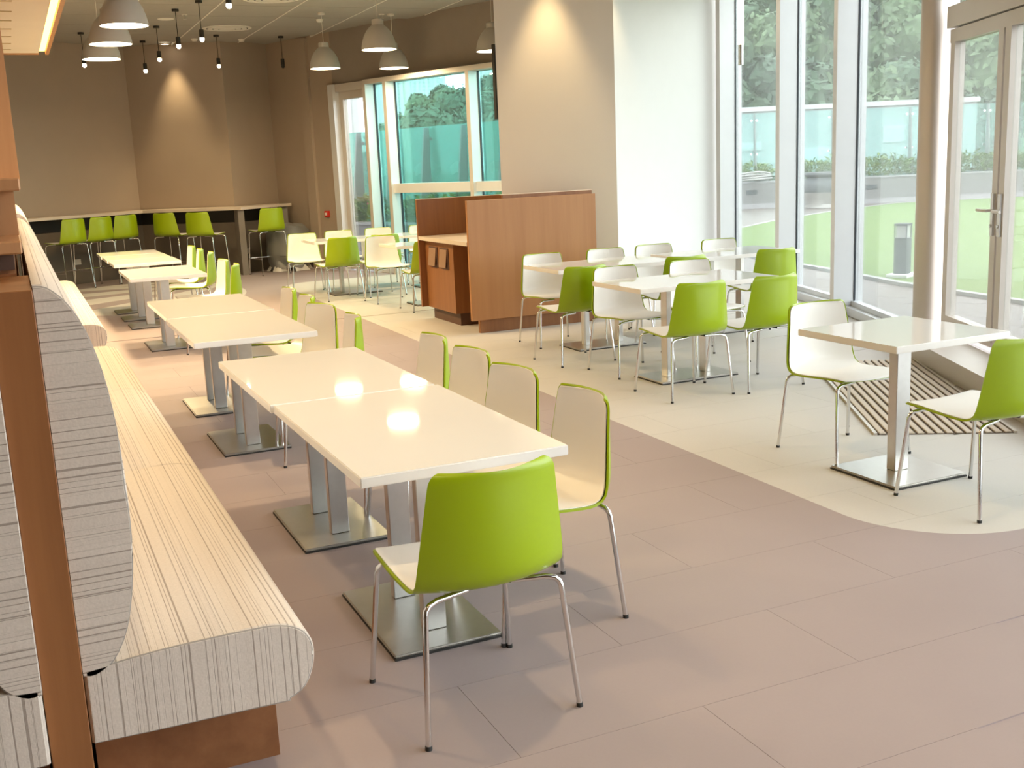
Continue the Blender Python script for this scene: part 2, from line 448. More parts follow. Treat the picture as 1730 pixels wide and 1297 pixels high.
# raised threshold in front of the doors
struct(seg((5.02, 3.95), (6.52, 6.86), -.34, .0, 0, .15).build('trim_3', ALUW), 'raised metal threshold in front of the glass doors', 'threshold')

# ---- entrance grate of parallel slats
gd = Vector((5.68 - 5.13, 5.31 - 4.38)).normalized(); gn = Vector((-gd.y, gd.x))
g0 = Vector((5.075, 4.36))
gr = thing('entrance_grate', 'beige slatted entrance grate in the floor before the doors', 'floor grate', (g0.x, g0.y, 0), math.atan2(gd.y, gd.x))
MB().box(0, 2.3, 0, .76, .0005, .003).build('tray', mat('grate_tray', (.16, .12, .09), .7), gr)
MB().box(0, 2.3, -.02, 0, .0005, .014).build('frame', ALUW, gr); MB().box(0, 2.3, .76, .78, .0005, .014).build('frame', ALUW, gr)
sl_me = MB().box(0, 2.3, -.0185, .0185, .003, .013, .003, 1).mesh('slat', mat('grate_slat', (.60, .50, .40), .6, bump=.3))
for k in range(14): link('slat', sl_me, gr, (0, .03 + k * .0538, 0))

# ------------------------------------------------------------------ bar counter along the back wall
def offs(pts, d):
    out = []
    for i, p in enumerate(pts):
        p = Vector(p)
        def nrm(a, b):
            t = (Vector(b) - Vector(a)).normalized(); return Vector((t.y, -t.x))
        if i == 0: n = nrm(pts[0], pts[1]); out.append(p + n * d)
        elif i == len(pts) - 1: n = nrm(pts[-2], pts[-1]); out.append(p + n * d)
        else:
            a, b = nrm(pts[i - 1], pts[i]), nrm(pts[i], pts[i + 1]); h = (a + b).normalized(); out.append(p + h * (d / max(.3, h.dot(a))))
    return [(v.x, v.y) for v in out]
WP = [(-1.2, Wa[1] + (-1.2 - Wa[0]) * (Wb[1] - Wa[1]) / (Wb[0] - Wa[0])), Wb, Wd, (4.12, 19.43)]
bc = thing('bar_counter', 'long angled bar counter with pale top along the back wall', 'bar counter', (2.0, 19.4, 0))
def ring(d0, d1): return offs(WP, d0) + offs(WP, d1)[::-1]
def bpart(name, d0, d1, z0, z1, m, parent=bc):
    poly = [(x - 2.0, y - 19.4) for x, y in ring(d0, d1)]
    b = MB()
    n = len(poly) // 2
    for i in range(n - 1): b.prism([poly[i], poly[i + 1], poly[-2 - i], poly[-1 - i]], z0, z1)
    return b.build(name, m, parent)
bpart('counter_top', .02, .52, 1.075, 1.12, COUNT)
bpart('knee_wall', .05, .16, .0, .86, mat('taupe_laminate', (.15, .125, .10), .6))
bpart('back_panel', .02, .04, .86, 1.075, DARKM)
for p in (offs(WP, .30)[2], (offs(WP, .30)[3])):
    MB().box(p[0] - 2.0 - .05, p[0] - 2.0 + .05, p[1] - 19.4 - .18, p[1] - 19.4 + .16, 0, 1.075).build('support_panel', mat('grey_laminate', (.24, .215, .19), .55), bc)
for i, (x, y, z) in enumerate(((1.02, 18.93, .36), (3.62, 18.72, .36))):
    s = tag(MB().box(-.06, .06, -.012, 0, -.045, .045, .004, 1).build('wall_socket', mat('socket_plate', (.72, .68, .62), .4), None, None, (x, y, z), rad((33, 30)[i])),
            ('white socket plate under the left half of the bar counter', 'white socket plate by the plastic-wrapped armchair')[i], 'socket', 'socket plates under the counter')
    d = Vector((Wb[0] - Wa[0], Wb[1] - Wa[1])).normalized() if i == 0 else (Vector(We) - Vector(Wd)).normalized()
    base = Vector(Wb) if i == 0 else Vector(Wd); n = Vector((d.y, -d.x)); t = (Vector((x, y)) - base).dot(d)
    q = base + d * t + n * .161
    s.location = (q.x, q.y, z); s.rotation_euler.z = math.atan2(d.y, d.x)
fa = tag(MB().box(-.05, .05, -.05, 0, -.05, .05, .006, 1).build('fire_call_point', mat('signal_red', (.62, .03, .02), .4)), 'small red fire call point on the taupe wall beside the far door', 'fire alarm')
q = L(1.22, .001); fa.location = (q[0], q[1], .93); fa.rotation_euler.z = math.atan2(nL.y, nL.x) + PI / 2
MB().box(-.022, .022, -.054, -.05, -.022, .022).build('call_glass', mat('call_glass', (.9, .85, .8), .3), fa)

# ------------------------------------------------------------------ chairs and stools
def catmull(cp, n):
    out = []
    for i in range(len(cp) - 1):
        p0 = cp[max(i - 1, 0)]; p1 = cp[i]; p2 = cp[i + 1]; p3 = cp[min(i + 2, len(cp) - 1)]
        for k in range(n):
            t = k / n
            out.append(tuple(.5 * (2 * b + (c - a) * t + (2 * a - 5 * b + 4 * c - d) * t * t + (3 * b - a - 3 * c + d) * t ** 3) for a, b, c, d in zip(p0, p1, p2, p3)))
    out.append(cp[-1]); return out
CP = [(.236, .447, .188, 0), (.234, .452, .207, 0), (.222, .457, .224, 0), (.14, .457, .233, 0), (.02, .449, .239, .004), (-.085, .443, .240, .02), (-.142, .447, .239, .058), (-.176, .472, .236, .088),
      (-.190, .53, .229, .092), (-.201, .62, .217, .082), (-.212, .71, .205, .068), (-.219, .765, .198, .058), (-.221, .785, .192, .057), (-.222, .796, .181, .056), (-.222, .801, .164, .055)]
def shell(dz, o0, o1, us, trim, m, name):
    rows = catmull(CP, 2); nu = 14; grid = []
    rows = rows[trim:len(rows) - trim] if trim else rows
    for (y, z, hw, bl) in rows:
        r = []
        for k in range(nu + 1):
            u = -1 + 2 * k / nu
            r.append(Vector((u * hw * us, y - bl * (1 - u * u), z - (.010 * (1 - u * u) if y > -.12 else 0))))
        grid.append(r)
    nv = len(grid)
    def nor(i, k):
        a = grid[min(i + 1, nv - 1)][k] - grid[max(i - 1, 0)][k]; b = grid[i][min(k + 1, nu)] - grid[i][max(k - 1, 0)]
        return b.cross(-a).normalized() if True else None
    b = MB(); A = []; B = []
    for i in range(nv):
        A.append([]); B.append([])
        for k in range(nu + 1):
            n = nor(i, k)
            if n.z < 0 and grid[i][k].y > 0: n = -n
            A[-1].append(b.bm.verts.new(grid[i][k] + n * o0 + Vector((0, 0, dz)))); B[-1].append(b.bm.verts.new(grid[i][k] + n * o1 + Vector((0, 0, dz))))
    for i in range(nv - 1):
        for k in range(nu):
            b.bm.faces.new((A[i][k], A[i][k + 1], A[i + 1][k + 1], A[i + 1][k])); b.bm.faces.new((B[i][k], B[i + 1][k], B[i + 1][k + 1], B[i][k + 1]))
    for i in range(nv - 1):
        for k in (0, nu): b.bm.faces.new((A[i][k], A[i + 1][k], B[i + 1][k], B[i][k]))
    for k in range(nu):
        for i in (0, nv - 1): b.bm.faces.new((A[i][k], A[i][k + 1], B[i][k + 1], B[i][k]))
    return b.mesh(name, m, 50)
def make_seat(name, label, cat, tall, group):
    t = thing(name, label, cat, group=group)
    dz = .28 if tall else 0.0
    link('outer_shell', shell(dz, -.008, .0, 1.0, 0, GREEN, 'outer_shell'), t)['label'] = 'lime green outer shell'
    link('inner_shell', shell(dz, .0002, .0035, .966, 1, IVORY, 'inner_shell'), t)['label'] = 'off-white inner face'
    zt = .420 + dz
    for sx in (-1, 1):
        for sy in (1, -1):
            f = (.25, .243)
            k = .386 + dz
            top = (.222, .205)
            pts = [(sx * f[0], sy * f[1], .012), (sx * top[0], sy * top[1], k), (sx * (top[0] - .005), sy * (top[1] - .003), k + .016), (sx * (top[0] - .018), sy * (top[1] - .008), k + .028), (sx * (top[0] - .045), sy * (top[1] - .018), zt), (sx * .07, sy * .165, zt + .003)]
            lg = MB().tube(pts, .0092, 10).build('leg', CHROME, t, 40)
            MB().tube([(sx * f[0] * 1.003, sy * f[1] * 1.003, 0), (sx * f[0], sy * f[1], .013)], .0105, 10).build('foot_cap', BLACK, lg, 40)
    fb = MB()
    for sx in (-1, 1): fb.tube([(sx * .07, -.165, zt + .003), (sx * .07, .165, zt + .003)], .0085, 8)
    fb.box(-.09, .09, .06, .085, zt, zt + .012); fb.box(-.09, .09, -.085, -.06, zt - .002, zt + .008)
    fb.build('under_frame', BLACK, t, 40)
    if tall:
        z = .27
        kx = .25 + (.222 - .25) * z / (.386 + dz); ky = .243 + (.205 - .243) * z / (.386 + dz)
        for a, b in (((-kx, ky), (kx, ky)), ((-kx, -ky), (-kx, ky)), ((kx, -ky), (kx, ky))):
            MB().tube([(a[0], a[1], z), (b[0], b[1], z)], .008, 8).build('footrest_bar', CHROME, t, 40)
    return t
_first = {}
def place(kind, x, y, deg, label, group):
    if kind not in _first:
        o = _first[kind] = make_seat('dining_chair' if kind == 'c' else 'bar_stool', label, 'chair' if kind == 'c' else 'bar stool', kind == 's', group)
    else: o = copy_tree(_first[kind])
    o.location = (x, y, 0); o.rotation_euler = (0, 0, rad(deg)); o['label'] = label; o['group'] = group
    return o
GL, GR, GM, GS = 'chairs along the bench tables', 'chairs in the group by the windows', 'chairs in the group behind the station', 'stools at the bar counter'
place('c', 1.145, 2.985, 2, 'lime green chair nearest the camera, at the head of the nearest table', GL)
rowc = [(1.615, 3.50, 90, 'cream-faced chair nearest the camera on the aisle side of the bench tables'),
        (1.60, 4.06, 96, 'second cream-faced chair from the camera on the aisle side, wider looking'),
        (1.625, 4.60, 93, 'third cream-faced chair from the camera beside the first table pair'),
        (1.625, 5.13, 88, 'fourth cream-faced chair, farthest of those at the nearest table pair'),
        (1.51, 6.22, 83, 'nearest chair at the second table pair, green side showing'),
        (1.51, 6.80, 104, 'chair turned to the camera at the second table pair, seat in view'),
        (1.54, 7.42, 88, 'third chair at the second table pair, green side showing'),
        (1.55, 8.00, 89, 'farthest chair at the second table pair'),
        (1.64, 10.68, 76, 'nearest chair at the third bench table, green side showing'),
        (1.65, 11.31, 92, 'chair with its seat in view beside the third bench table'),
        (1.72, 12.62, 80, 'nearest chair at the three far square tables, whole cream seat showing'),
        (1.71, 13.28, 85, 'middle chair at the three far square tables'),
        (1.72, 13.96, 90, 'farthest chair at the three far square tables')]
for x, y, a, l in rowc: place('c', x, y, a, l, GL)
for x, y, a, l in [(4.16, 6.38, 0, 'lime green chair with back to camera, left one at the front window-side table'),
                   (4.735, 6.345, 4, 'lime green chair with back to camera, right one at the front window-side table'),
                   (6.09, 8.04, -4, 'lime green chair nearest the windows at the end of the long rear table'),
                   (5.17, 8.08, -3, 'lime green chair mostly hidden behind a white chair between the window tables'),
                   (4.14, 8.00, 2, 'lime green chair with back to camera at the left end of the long rear table'),
                   (4.41, 8.90, 178, 'white-faced chair in front of the wooden station, leftmost at the long rear table'),
                   (5.08, 8.90, 178, 'white-faced chair before the cream column at the long rear table'),
                   (5.62, 8.92, 176, 'white-faced chair before the white wall at the long rear table'),
                   (6.39, 8.93, 176, 'white-faced chair by the first window mullion at the long rear table'),
                   (4.28, 7.30, 180, 'white-faced chair at the left end of the front window-side table'),
                   (4.97, 7.29, 180, 'white-faced chair at the front window-side table, covering a green one'),
                   (4.035, 4.60, 180, 'white-faced chair behind the single square table near the doors'),
                   (3.955, 3.60, 2, 'lime green chair cut by the right picture edge at the single square table')]:
    place('c', x, y, a, l, GR)
for x, y, a, l in [(3.60, 14.86, 176, 'cream chair at the left end of the far left table, whole seat in view'),
                   (4.17, 14.98, 180, 'cream chair behind the far left table, before the far door'),
                   (4.77, 15.02, 180, 'cream chair behind the far tables, before the teal windows'),
                   (5.45, 15.05, 180, 'cream chair half hidden by the wooden station at the far tables'),
                   (4.21, 13.13, 182, 'cream chair at the table next to the wooden station, seat in view'),
                   (3.76, 13.87, 7, 'lime green chair with back to camera at the far left table'),
                   (4.33, 13.86, 4, 'lime green chair hidden behind a cream chair at the far left table'),
                   (4.32, 12.08, 0, 'lime green chair half covered by the wooden station')]:
    place('c', x, y, a, l, GM)
for x, y, a, l in [(.70, 18.30, 34, 'lime green bar stool next to the bench, leftmost at the counter'),
                   (1.12, 18.58, 34, 'lime green bar stool, second from the bench at the counter'),
                   (1.53, 18.86, 30, 'lime green bar stool, third from the bench at the counter'),
                   (2.37, 18.72, -42, 'olive-shaded bar stool, left of the two in the counter corner'),
                   (2.80, 18.16, -38, 'olive-shaded bar stool, right of the two in the counter corner'),
                   (3.79, 18.22, 14, 'bright lime bar stool standing alone beside the wrapped armchair')]:
    place('s', x, y, a, l, GS)

# ------------------------------------------------------------------ tables
def make_table(name, label, w, d, posts, group, pl):
    t = thing(name, label, 'table', group=group)
    MB().box(-w / 2, w / 2, -d / 2, d / 2, .706, .74, .003, 2).build('table_top', TOPW, t, 30)
    MB().box(-.06 if w < d else -.2, .06 if w < d else .2, -.2 if w < d else -.06, .2 if w < d else .06, .698, .706).build('mounting_plate', DARKM, t)
    px, py = pl
    MB().box(-px / 2, px / 2, -py / 2, py / 2, .0, .008).build('base_shadow_plate', DARKM, t)
    MB().box(-px / 2, px / 2, -py / 2, py / 2, .008, .020, .005, 2).build('base_plate', mat('satin_plate_steel', (.47, .45, .42), .32, 1.0, var=.06, vscale=30), t, 30)
    for a, b in posts:
        h = (.042, .021) if w < d else (.021, .042)
        if len(posts) == 1: h = (.045, .03)
        MB().box(a - h[0], a + h[0], b - h[1], b + h[1], .020, .699, .003, 1).build('post', STEEL, t, 30)
    return t
P2Y = [(0, -.17), (0, .17)]; P2X = [(-.17, 0), (.17, 0)]
T_first = {}
def table(kind, x, y, label, group):
    if kind not in T_first:
        spec = {'y': ('dining_table', .70, 1.195, P2Y, (.40, .66)), 'x': ('dining_table', 1.195, .70, P2X, (.67, .40)), 'q': ('square_table', .71, .765, [(0, 0)], (.46, .46)), 'n': ('square_table', .72, .70, [(0, 0)], (.47, .47))}[kind]
        o = T_first[kind] = make_table(spec[0], label, spec[1], spec[2], spec[3], group, spec[4])
    else: o = copy_tree(T_first[kind])
    o.location = (x, y, 0); o['label'] = label; o['group'] = group
GT = 'white tables along the bench'
table('y', 1.20, 3.655, 'glossy white table nearest the camera along the bench', GT)
table('y', 1.19, 4.865, 'glossy white table butted behind the nearest bench table', GT)
table('y', 1.175, 6.765, 'white bench table in the second pair, nearer one', GT)
table('y', 1.19, 7.975, 'white bench table in the second pair, farther one', GT)
table('y', 1.265, 11.24, 'single white bench table between the second pair and the square tables', GT)
table('q', 1.285, 12.945, 'nearest of the three white square tables in the far bench row', GT)
table('q', 1.275, 13.72, 'middle of the three white square tables in the far bench row', GT)
table('q', 1.265, 14.50, 'farthest of the three white square tables in the far bench row', GT)
GT2 = 'white tables by the windows'
table('x', 4.51, 6.88, 'white table in front of the windows, nearer of the long ones', GT2)
table('x', 4.70, 8.52, 'left half of the long white rear table by the windows', GT2)
table('x', 6.03, 8.52, 'right half of the long white rear table by the windows', GT2)
table('n', 3.975, 4.12, 'single white square table on a steel plate near the glass doors', GT2)
GT3 = 'white tables behind the wooden station'
table('x', 4.12, 14.40, 'white table left of the wooden station before the far door', GT3)
table('x', 5.34, 14.40, 'white table before the teal windows, half hidden by the station', GT3)
table('x', 4.63, 12.55, 'white table right behind the left end of the wooden station', GT3)

# ------------------------------------------------------------------ upholstered benches and the wooden divider
BACK = [(.02, .43), (.05, .425), (.095, .455), (.135, .53), (.160, .64), (.173, .76), (.175, .90), (.168, 1.06), (.150, 1.20), (.122, 1.305), (.088, 1.372), (.050, 1.410), (.02, 1.416)]
SEATP = [(.022, .25), (.48, .236), (.53, .243), (.573, .27), (.597, .32), (.604, .37), (.596, .41), (.57, .442), (.52, .463), (.44, .470), (.20, .462), (.022, .445)]
def mirror(pr, c): return [(2 * c - x, z) for x, z in pr][::-1]
SP = -.0275    # middle of the divider
def bench(label, y0, y1, seams, flip, grp='striped benches back to back on the divider'):
    b = thing('bench', label, 'bench', (.3 if not flip else -.36, y0, 0), 0, grp)
    ox = b.location.x; oy = b.location.y
    def out(pr):
        pr = mirror(pr, SP) if flip else pr
        return [(x - ox, z) for x, z in pr]
    cuts = [y0] + seams + [y1]
    for a, c in zip(cuts, cuts[1:]):
        for nm, pr, m in (('seat_cushion', SEATP, FABX), ('back_cushion', BACK, FABZ)):
            q = out([(x, z) for x, z in catmull([(p[0], p[1]) for p in pr], 3)])
            mb = MB(); nq = len(q); rings = []
            def shrunk(e):
                cx_, cz_ = sum(v_[0] for v_ in q) / nq, sum(v_[1] for v_ in q) / nq; o_ = []
                for x_, z_ in q:
                    k_ = 1 - e / max(.02, math.hypot(x_ - cx_, z_ - cz_)); o_.append((cx_ + (x_ - cx_) * k_, cz_ + (z_ - cz_) * k_))
                return o_
            for yy_, e_ in ((a - oy + .002, .008), (a - oy + .010, 0), (c - oy - .010, 0), (c - oy - .002, .008)):
                rings.append([mb.bm.verts.new((x_, yy_, z_)) for x_, z_ in shrunk(e_)])
            for A_, B_ in zip(rings, rings[1:]):
                for i_ in range(nq): mb.bm.faces.new((A_[i_], A_[(i_ + 1) % nq], B_[(i_ + 1) % nq], B_[i_]))
            for rg_ in (rings[0], rings[-1]):
                cv_ = mb.bm.verts.new((sum(v_.co.x for v_ in rg_) / nq, rg_[0].co.y, sum(v_.co.z for v_ in rg_) / nq))
                for i_ in range(nq): mb.bm.faces.new((rg_[i_], rg_[(i_ + 1) % nq], cv_))
            ob = mb.build(nm, m, b, 40)
            if a == y0 or c == y1:
                yy = a - oy + .003 if a == y0 else c - oy - .003
                MB().tube([(x, yy + (.003 if a == y0 else -.003), z) for x, z in shrunk(.006)], .003, 6, False).build('piping', mat('dark_piping', (.36, .33, .30), .8), ob, 40)
    x0, x1 = (.03, .515) if not flip else (2 * SP - .515, 2 * SP - .03)
    MB().box(x0 - ox, x1 - ox, .165, y1 - y0 - .06, .0, .245).build('plinth', WOODY, b)
    return b
bench('long striped fabric bench running beside the nearest four white tables', 2.755, 8.36, [4.63, 6.50], False)
bench('shorter striped fabric bench behind the long one, near the bar stools', 9.70, 14.4, [12.0], False)
bench('striped fabric bench left of the wooden post, cut by the picture edge', 2.70, 8.36, [4.63, 6.50], True)
dv = thing('booth_divider', 'tall wooden divider with end post between the back-to-back benches', 'divider', (SP, 2.74, 0))
MB().box(-.0475, .0475, 0, .46, 0, 1.405, .002, 1).build('end_post', WOODB, dv)
MB().box(-.030, .018, .46, 5.60, 0, 1.412).build('core_panel', WOODY, dv)
MB().box(-.030, .018, 5.60, 11.7, 0, 1.412).build('core_panel', WOODY, dv)
for z0, z1, e in ((1.462, 1.497, .04), (1.628, 1.662, .055)):
    MB().box(-.045, e, .46, 6.6, z0, z1, .004, 1).build('screen_rail', WOODL, dv)
sm = MB().box(-.040, .038, -.014, .014, 1.497, 1.628).mesh('screen_slat', WOODL)
sm2 = MB().box(-.040, .075, -.014, .014, 1.662, 3.0).mesh('screen_slat', WOODL)
for k in range(16): link('screen_slat', sm, dv, (0, .85 + k * .36, 0))
for k in range(12): link('screen_slat', sm2, dv, (0, 2.55 + k * .36, 0))
MB().box(-.028, .016, .60, 6.6, 1.412, 1.462).build('screen_base', WOODD, dv)

# ------------------------------------------------------------------ wooden service station with two bin flaps
st = thing('service_station', 'red-brown wooden service station with counter and two waste flaps', 'service station', (4.6, 10.6, 0))
def sbox(x0, x1, y0, y1, z0, z1): return MB().box(x0 - 4.6, x1 - 4.6, y0 - 10.6, y1 - 10.6, z0, z1, .002, 1)
sbox(3.99, 5.40, 9.86, 9.90, .13, 1.302).build('front_panel', WOODI, st)
sbox(4.08, 5.36, 9.885, 9.93, 0, .13).build('plinth', WOODB, st)
sbox(4.40, 5.40, 9.93, 9.965, .13, 1.335).build('inner_panel', WOODB, st)
sbox(4.385, 5.405, 9.93, 9.967, 1.335, 1.341).build('panel_edging', mat('pale_edging', (.82, .70, .58), .4), st)
sbox(3.99, 5.15, 11.30, 11.34, .13, 1.295).build('rear_panel', WOODB, st)
sbox(3.99, 5.155, 11.298, 11.342, 1.295, 1.301).build('panel_edging', MATS['pale_edging'], st)
sbox(3.985, 4.60, 9.902, 11.298, .862, .902).build('counter_top', COUNT, st)
sbox(4.06, 4.62, 10.47, 11.298, .13, .86).build('bin_cabinet', WOODB, st)
sbox(4.62, 4.66, 9.902, 10.47, .0, .86).build('knee_panel', WOODD, st)
sbox(4.12, 4.60, 10.50, 11.29, 0, .13).build('plinth', WOODD, st)
for y0 in (10.60, 10.92):
    fr = sbox(4.050, 4.0605, y0, y0 + .24, .58, .80).build('bin_opening', WOODD, st)
    o = MB().box(-.004, .004, -.10, .10, -.19, 0, .002, 1).build('flap', mat('smoked_flap', (.36, .22, .15), .3), fr)
    o.location = (4.048 - 4.6, y0 + .12 - 10.6, .785); o.rotation_euler = (0, rad(7), 0)

# ------------------------------------------------------------------ plastic-wrapped armchair below the counter end
ac = thing('wrapped_armchair', 'grey tub armchair wrapped in clear plastic at the counter end', 'armchair', (4.22, 18.62, 0), rad(200)); ac.scale = (.88, .88, 1)
GREY = mat('grey_green_upholstery', (.30, .29, .22), .85, bump=.2)
sh = MB()
n = 20; prof = [(.20, .12), (.30, .16), (.36, .30), (.385, .52), (.375, .70)]
rows = []
for i, (r, z) in enumerate(prof):
    rw = []
    for k in range(n + 1):
        a = rad(-205 + 230 * k / n) ; hh = z if i < 3 else z * (1 - .28 * abs(2 * k / n - 1) ** 2)
        rw.append(((r) * math.cos(a), (r) * math.sin(a), hh))
    rows.append(rw)
def sheet(mb, rows, th):
    V = [[mb.bm.verts.new(p) for p in rw] for rw in rows]
    W = [[mb.bm.verts.new((p[0] * (1 - th / max(.05, math.hypot(p[0], p[1]))), p[1] * (1 - th / max(.05, math.hypot(p[0], p[1]))), p[2])) for p in rw] for rw in rows]
    a, b = len(V), len(V[0])
    for i in range(a - 1):
        for k in range(b - 1):
            mb.bm.faces.new((V[i][k], V[i][k + 1], V[i + 1][k + 1], V[i + 1][k])); mb.bm.faces.new((W[i][k], W[i + 1][k], W[i + 1][k + 1], W[i][k + 1]))
    for i in range(a - 1):
        for k in (0, b - 1): mb.bm.faces.new((V[i][k], V[i + 1][k], W[i + 1][k], W[i][k]))
    for k in range(b - 1):
        for i in (0, a - 1): mb.bm.faces.new((V[i][k], V[i][k + 1], W[i][k + 1], W[i][k]))
    return mb
sheet(sh, rows, .07).build('tub_back', GREY, ac, 50)
MB().lathe([(.0, .42), (.22, .42), (.285, .40), (.30, .36), (.30, .26), (.27, .22), (0, .22)], 22, (0, .02)).build('seat_cushion', GREY, ac, 50)
MB().lathe([(.0, .22), (.035, .22), (.035, .05), (.0, .05)], 12).build('pedestal', STEEL, ac, 40)
for k in range(4):
    a = rad(45 + 90 * k)
    MB().tube([(0, 0, .07), (.15 * math.cos(a), .15 * math.sin(a), .05), (.27 * math.cos(a), .27 * math.sin(a), .015)], [.022, .018, .014], 8).build('base_leg', mat('white_coated_metal', (.8, .79, .77), .3), ac, 40)
fl_ = MB(); rr = []
rnd = random.Random(3)
for i, (r, z) in enumerate([(.36, .06), (.40, .16), (.43, .32), (.425, .50), (.41, .66), (.33, .76), (.15, .79)]):
    rr.append([((r + rnd.uniform(-.022, .022)) * math.cos(2 * PI * k / 26), (r + rnd.uniform(-.022, .022)) * math.sin(2 * PI * k / 26), z + rnd.uniform(-.02, .02)) for k in range(26)])
V = [[fl_.bm.verts.new(p) for p in rw] for rw in rr]
for i in range(len(V) - 1):
    for k in range(26): fl_.bm.faces.new((V[i][k], V[i][(k + 1) % 26], V[i + 1][(k + 1) % 26], V[i + 1][k]))
fl_.bm.faces.new(V[-1])
fl_.build('plastic_wrap', PLASTIC, ac, 35)['label'] = 'crumpled clear plastic film'
skirt = MB(); S0 = []; S1 = []
for k in range(40):
    a = 2 * PI * k / 40; r = .34 + .05 * math.sin(7 * a) + rnd.uniform(-.02, .03)
    S0.append(skirt.bm.verts.new((.33 * math.cos(a), .33 * math.sin(a), .13 + .05 * math.sin(5 * a)))); S1.append(skirt.bm.verts.new((r * 1.12 * math.cos(a), r * 1.12 * math.sin(a), .006)))
for k in range(40):
    if k % 8 < 5: skirt.bm.faces.new((S0[k], S0[(k + 1) % 40], S1[(k + 1) % 40], S1[k]))
skirt.build('plastic_skirt', mat('white_plastic_sheet', (.75, .74, .72), .35), ac, 60)

# ------------------------------------------------------------------ lamps
def downlight(x, y, label, e=0, z=CZ, group='recessed ceiling downlights', r=.085, col=WARM, size=rad(100)):
    t = thing('recessed_downlight', label, 'downlight', (x, y, z), 0, group)
    MB().lathe([(r * .72, -.001), (r, -.001), (r + .01, -.006), (r, -.011), (r * .72, -.008), (r * .72, -.001)], 20).build('trim_ring', TEE, t, 40)
    MB().lathe([(.001, -.003), (r * .72, -.003)], 20).build('lens', MATS['lens_glow'], t)
    if e:
        l = lamp('downlight_beam', 'SPOT', (0, 0, -.03), e, col, t, spot_size=size, spot_blend=.8, shadow_soft_size=.07)
    return t
emit('lens_glow', (1, .86, .66), 9)
emit('shade_glow', (1, .84, .60), 14)
emit('bulb_glow', (1, .85, .62), 22)
emit('cove_glow', (1, .52, .14), 5)
# domes
def dome(x, y, z, label, group, e=60):
    t = thing('dome_pendant_lamp', label, 'pendant lamp', (x, y, z), 0, group)
    R_ = .215
    pr = [(R_, 0), (R_ * .985, .03), (R_ * .93, .09), (R_ * .82, .16), (R_ * .66, .22), (R_ * .47, .265), (R_ * .34, .285), (R_ * .33, .345), (R_ * .25, .355), (.006, .36)]
    inn = [(r - .006 if r > .02 else r, zz - .004 if zz > .01 else zz) for r, zz in pr][::-1]
    MB().lathe(pr + inn[1:] + [(R_, 0)], 32).build('shade', SHADE, t, 40)
    MB().lathe([(.001, .012), (R_ * .95, .012)], 32).build('diffuser', MATS['shade_glow'], t)
    MB().tube([(0, 0, .355), (0, 0, CZ - z)], .004, 6).build('cord', TEE, t, 40)
    MB().lathe([(.001, CZ - z - .025), (.05, CZ - z - .025), (.05, CZ - z)], 16).build('ceiling_rose', TEE, t, 40)
    a = lamp('pendant_light', 'AREA', (0, 0, .004), e, WARM, t, shape='DISK', size=R_ * 1.8)
    return t
GD1, GD2 = 'dome pendants over the bench tables', 'dome pendants over the far tables'
for x, y, l in ((1.13, 10.85, 'grey dome pendant, largest and highest of the three at upper left'), (1.13, 12.30, 'grey dome pendant, middle of the three at upper left'), (1.15, 13.80, 'grey dome pendant, lowest of the three at upper left')):
    dome(x, y, 3.01, l, GD1, 85)
for x, y, l in ((4.25, 15.54, 'grey dome pendant hanging alone left of the far windows'), (4.28, 13.14, 'grey dome pendant before the ceiling edge, above another one'), (5.27, 15.55, 'grey dome pendant partly behind a larger one at the far windows'), (5.85, 13.30, 'grey dome pendant cut by the cream column')):
    dome(x, y, 3.05, l, GD2, 24)
# small spot pendants
def spot(x, y, label, lit=True, e=20, drop=.45):
    t = thing('spot_pendant_lamp', label, 'pendant lamp', (x, y, CZ), 0, 'small black spot pendants')
    MB().lathe([(.001, -.03), (.045, -.03), (.045, 0), (.001, 0)], 16).build('ceiling_cap', DARKM, t, 40)
    MB().tube([(0, 0, -.03), (0, 0, -drop + .08)], .005, 6).build('rod', DARKM, t, 40)
    MB().lathe([(.001, -drop + .10), (.028, -drop + .10), (.030, -drop + .08), (.030, -drop), (.001, -drop)], 16).build('lamp_head', DARKM, t, 40)
    MB().lathe([(.001, -drop - .050), (.018, -drop - .045), (.028, -drop - .028), (.027, -drop - .002)], 16).build('bulb', MATS['bulb_glow'] if lit else DARKM, t, 40)
    if lit: lamp('spot_beam', 'SPOT', (0, 0, -drop - .07), e, WARM, t, spot_size=rad(95), spot_blend=.7, shadow_soft_size=.03)
for x, y, l, lit in ((1.24, 17.9, 'black spot pendant beside the lowest left dome', True), (2.22, 18.9, 'black spot pendant, lowest one before the wall corner', True), (2.22, 17.1, 'black spot pendant above the wall light pool, left', True),
                     (2.26, 15.4, 'black spot pendant between the air diffuser and the domes', True), (2.44, 14.62, 'black spot pendant just left of the air diffuser', True), (3.24, 18.1, 'black spot pendant over the counter bend', True),
                     (4.28, 18.2, 'unlit black spot pendant before the far corner', False), (2.26, 11.75, 'spot pendant bulb touching the top picture edge', True)):
    spot(x, y, l, lit)
# wall light pool on the middle facet and scallops on column and white wall
for x, y, l, e, sz in ((2.62, 19.33, 'recessed downlight washing the middle back wall', 110, 62), (5.02, 10.07, 'recessed downlight washing the cream column', 140, 56), (6.52, 11.18, 'recessed downlight washing the white wall', 50, 50)):
    downlight(x, y, l, e, size=rad(sz))
# warm fill lamps added on a regular grid in the unseen ceiling
for i, x in enumerate((-2.4, 1.7, 4.4)):
    for j, y in enumerate((-2.0, .6, 3.2, 5.8, 8.4)):
        if inside((x + .5, y), ROOM): downlight(x, y, 'added warm fill downlight in the unseen ceiling near the viewer', ((90, 100, 40), (90, 95, 35), (60, 120, 18), (60, 210, 20), (60, 230, 20))[j][i], size=rad(100), r=.10)
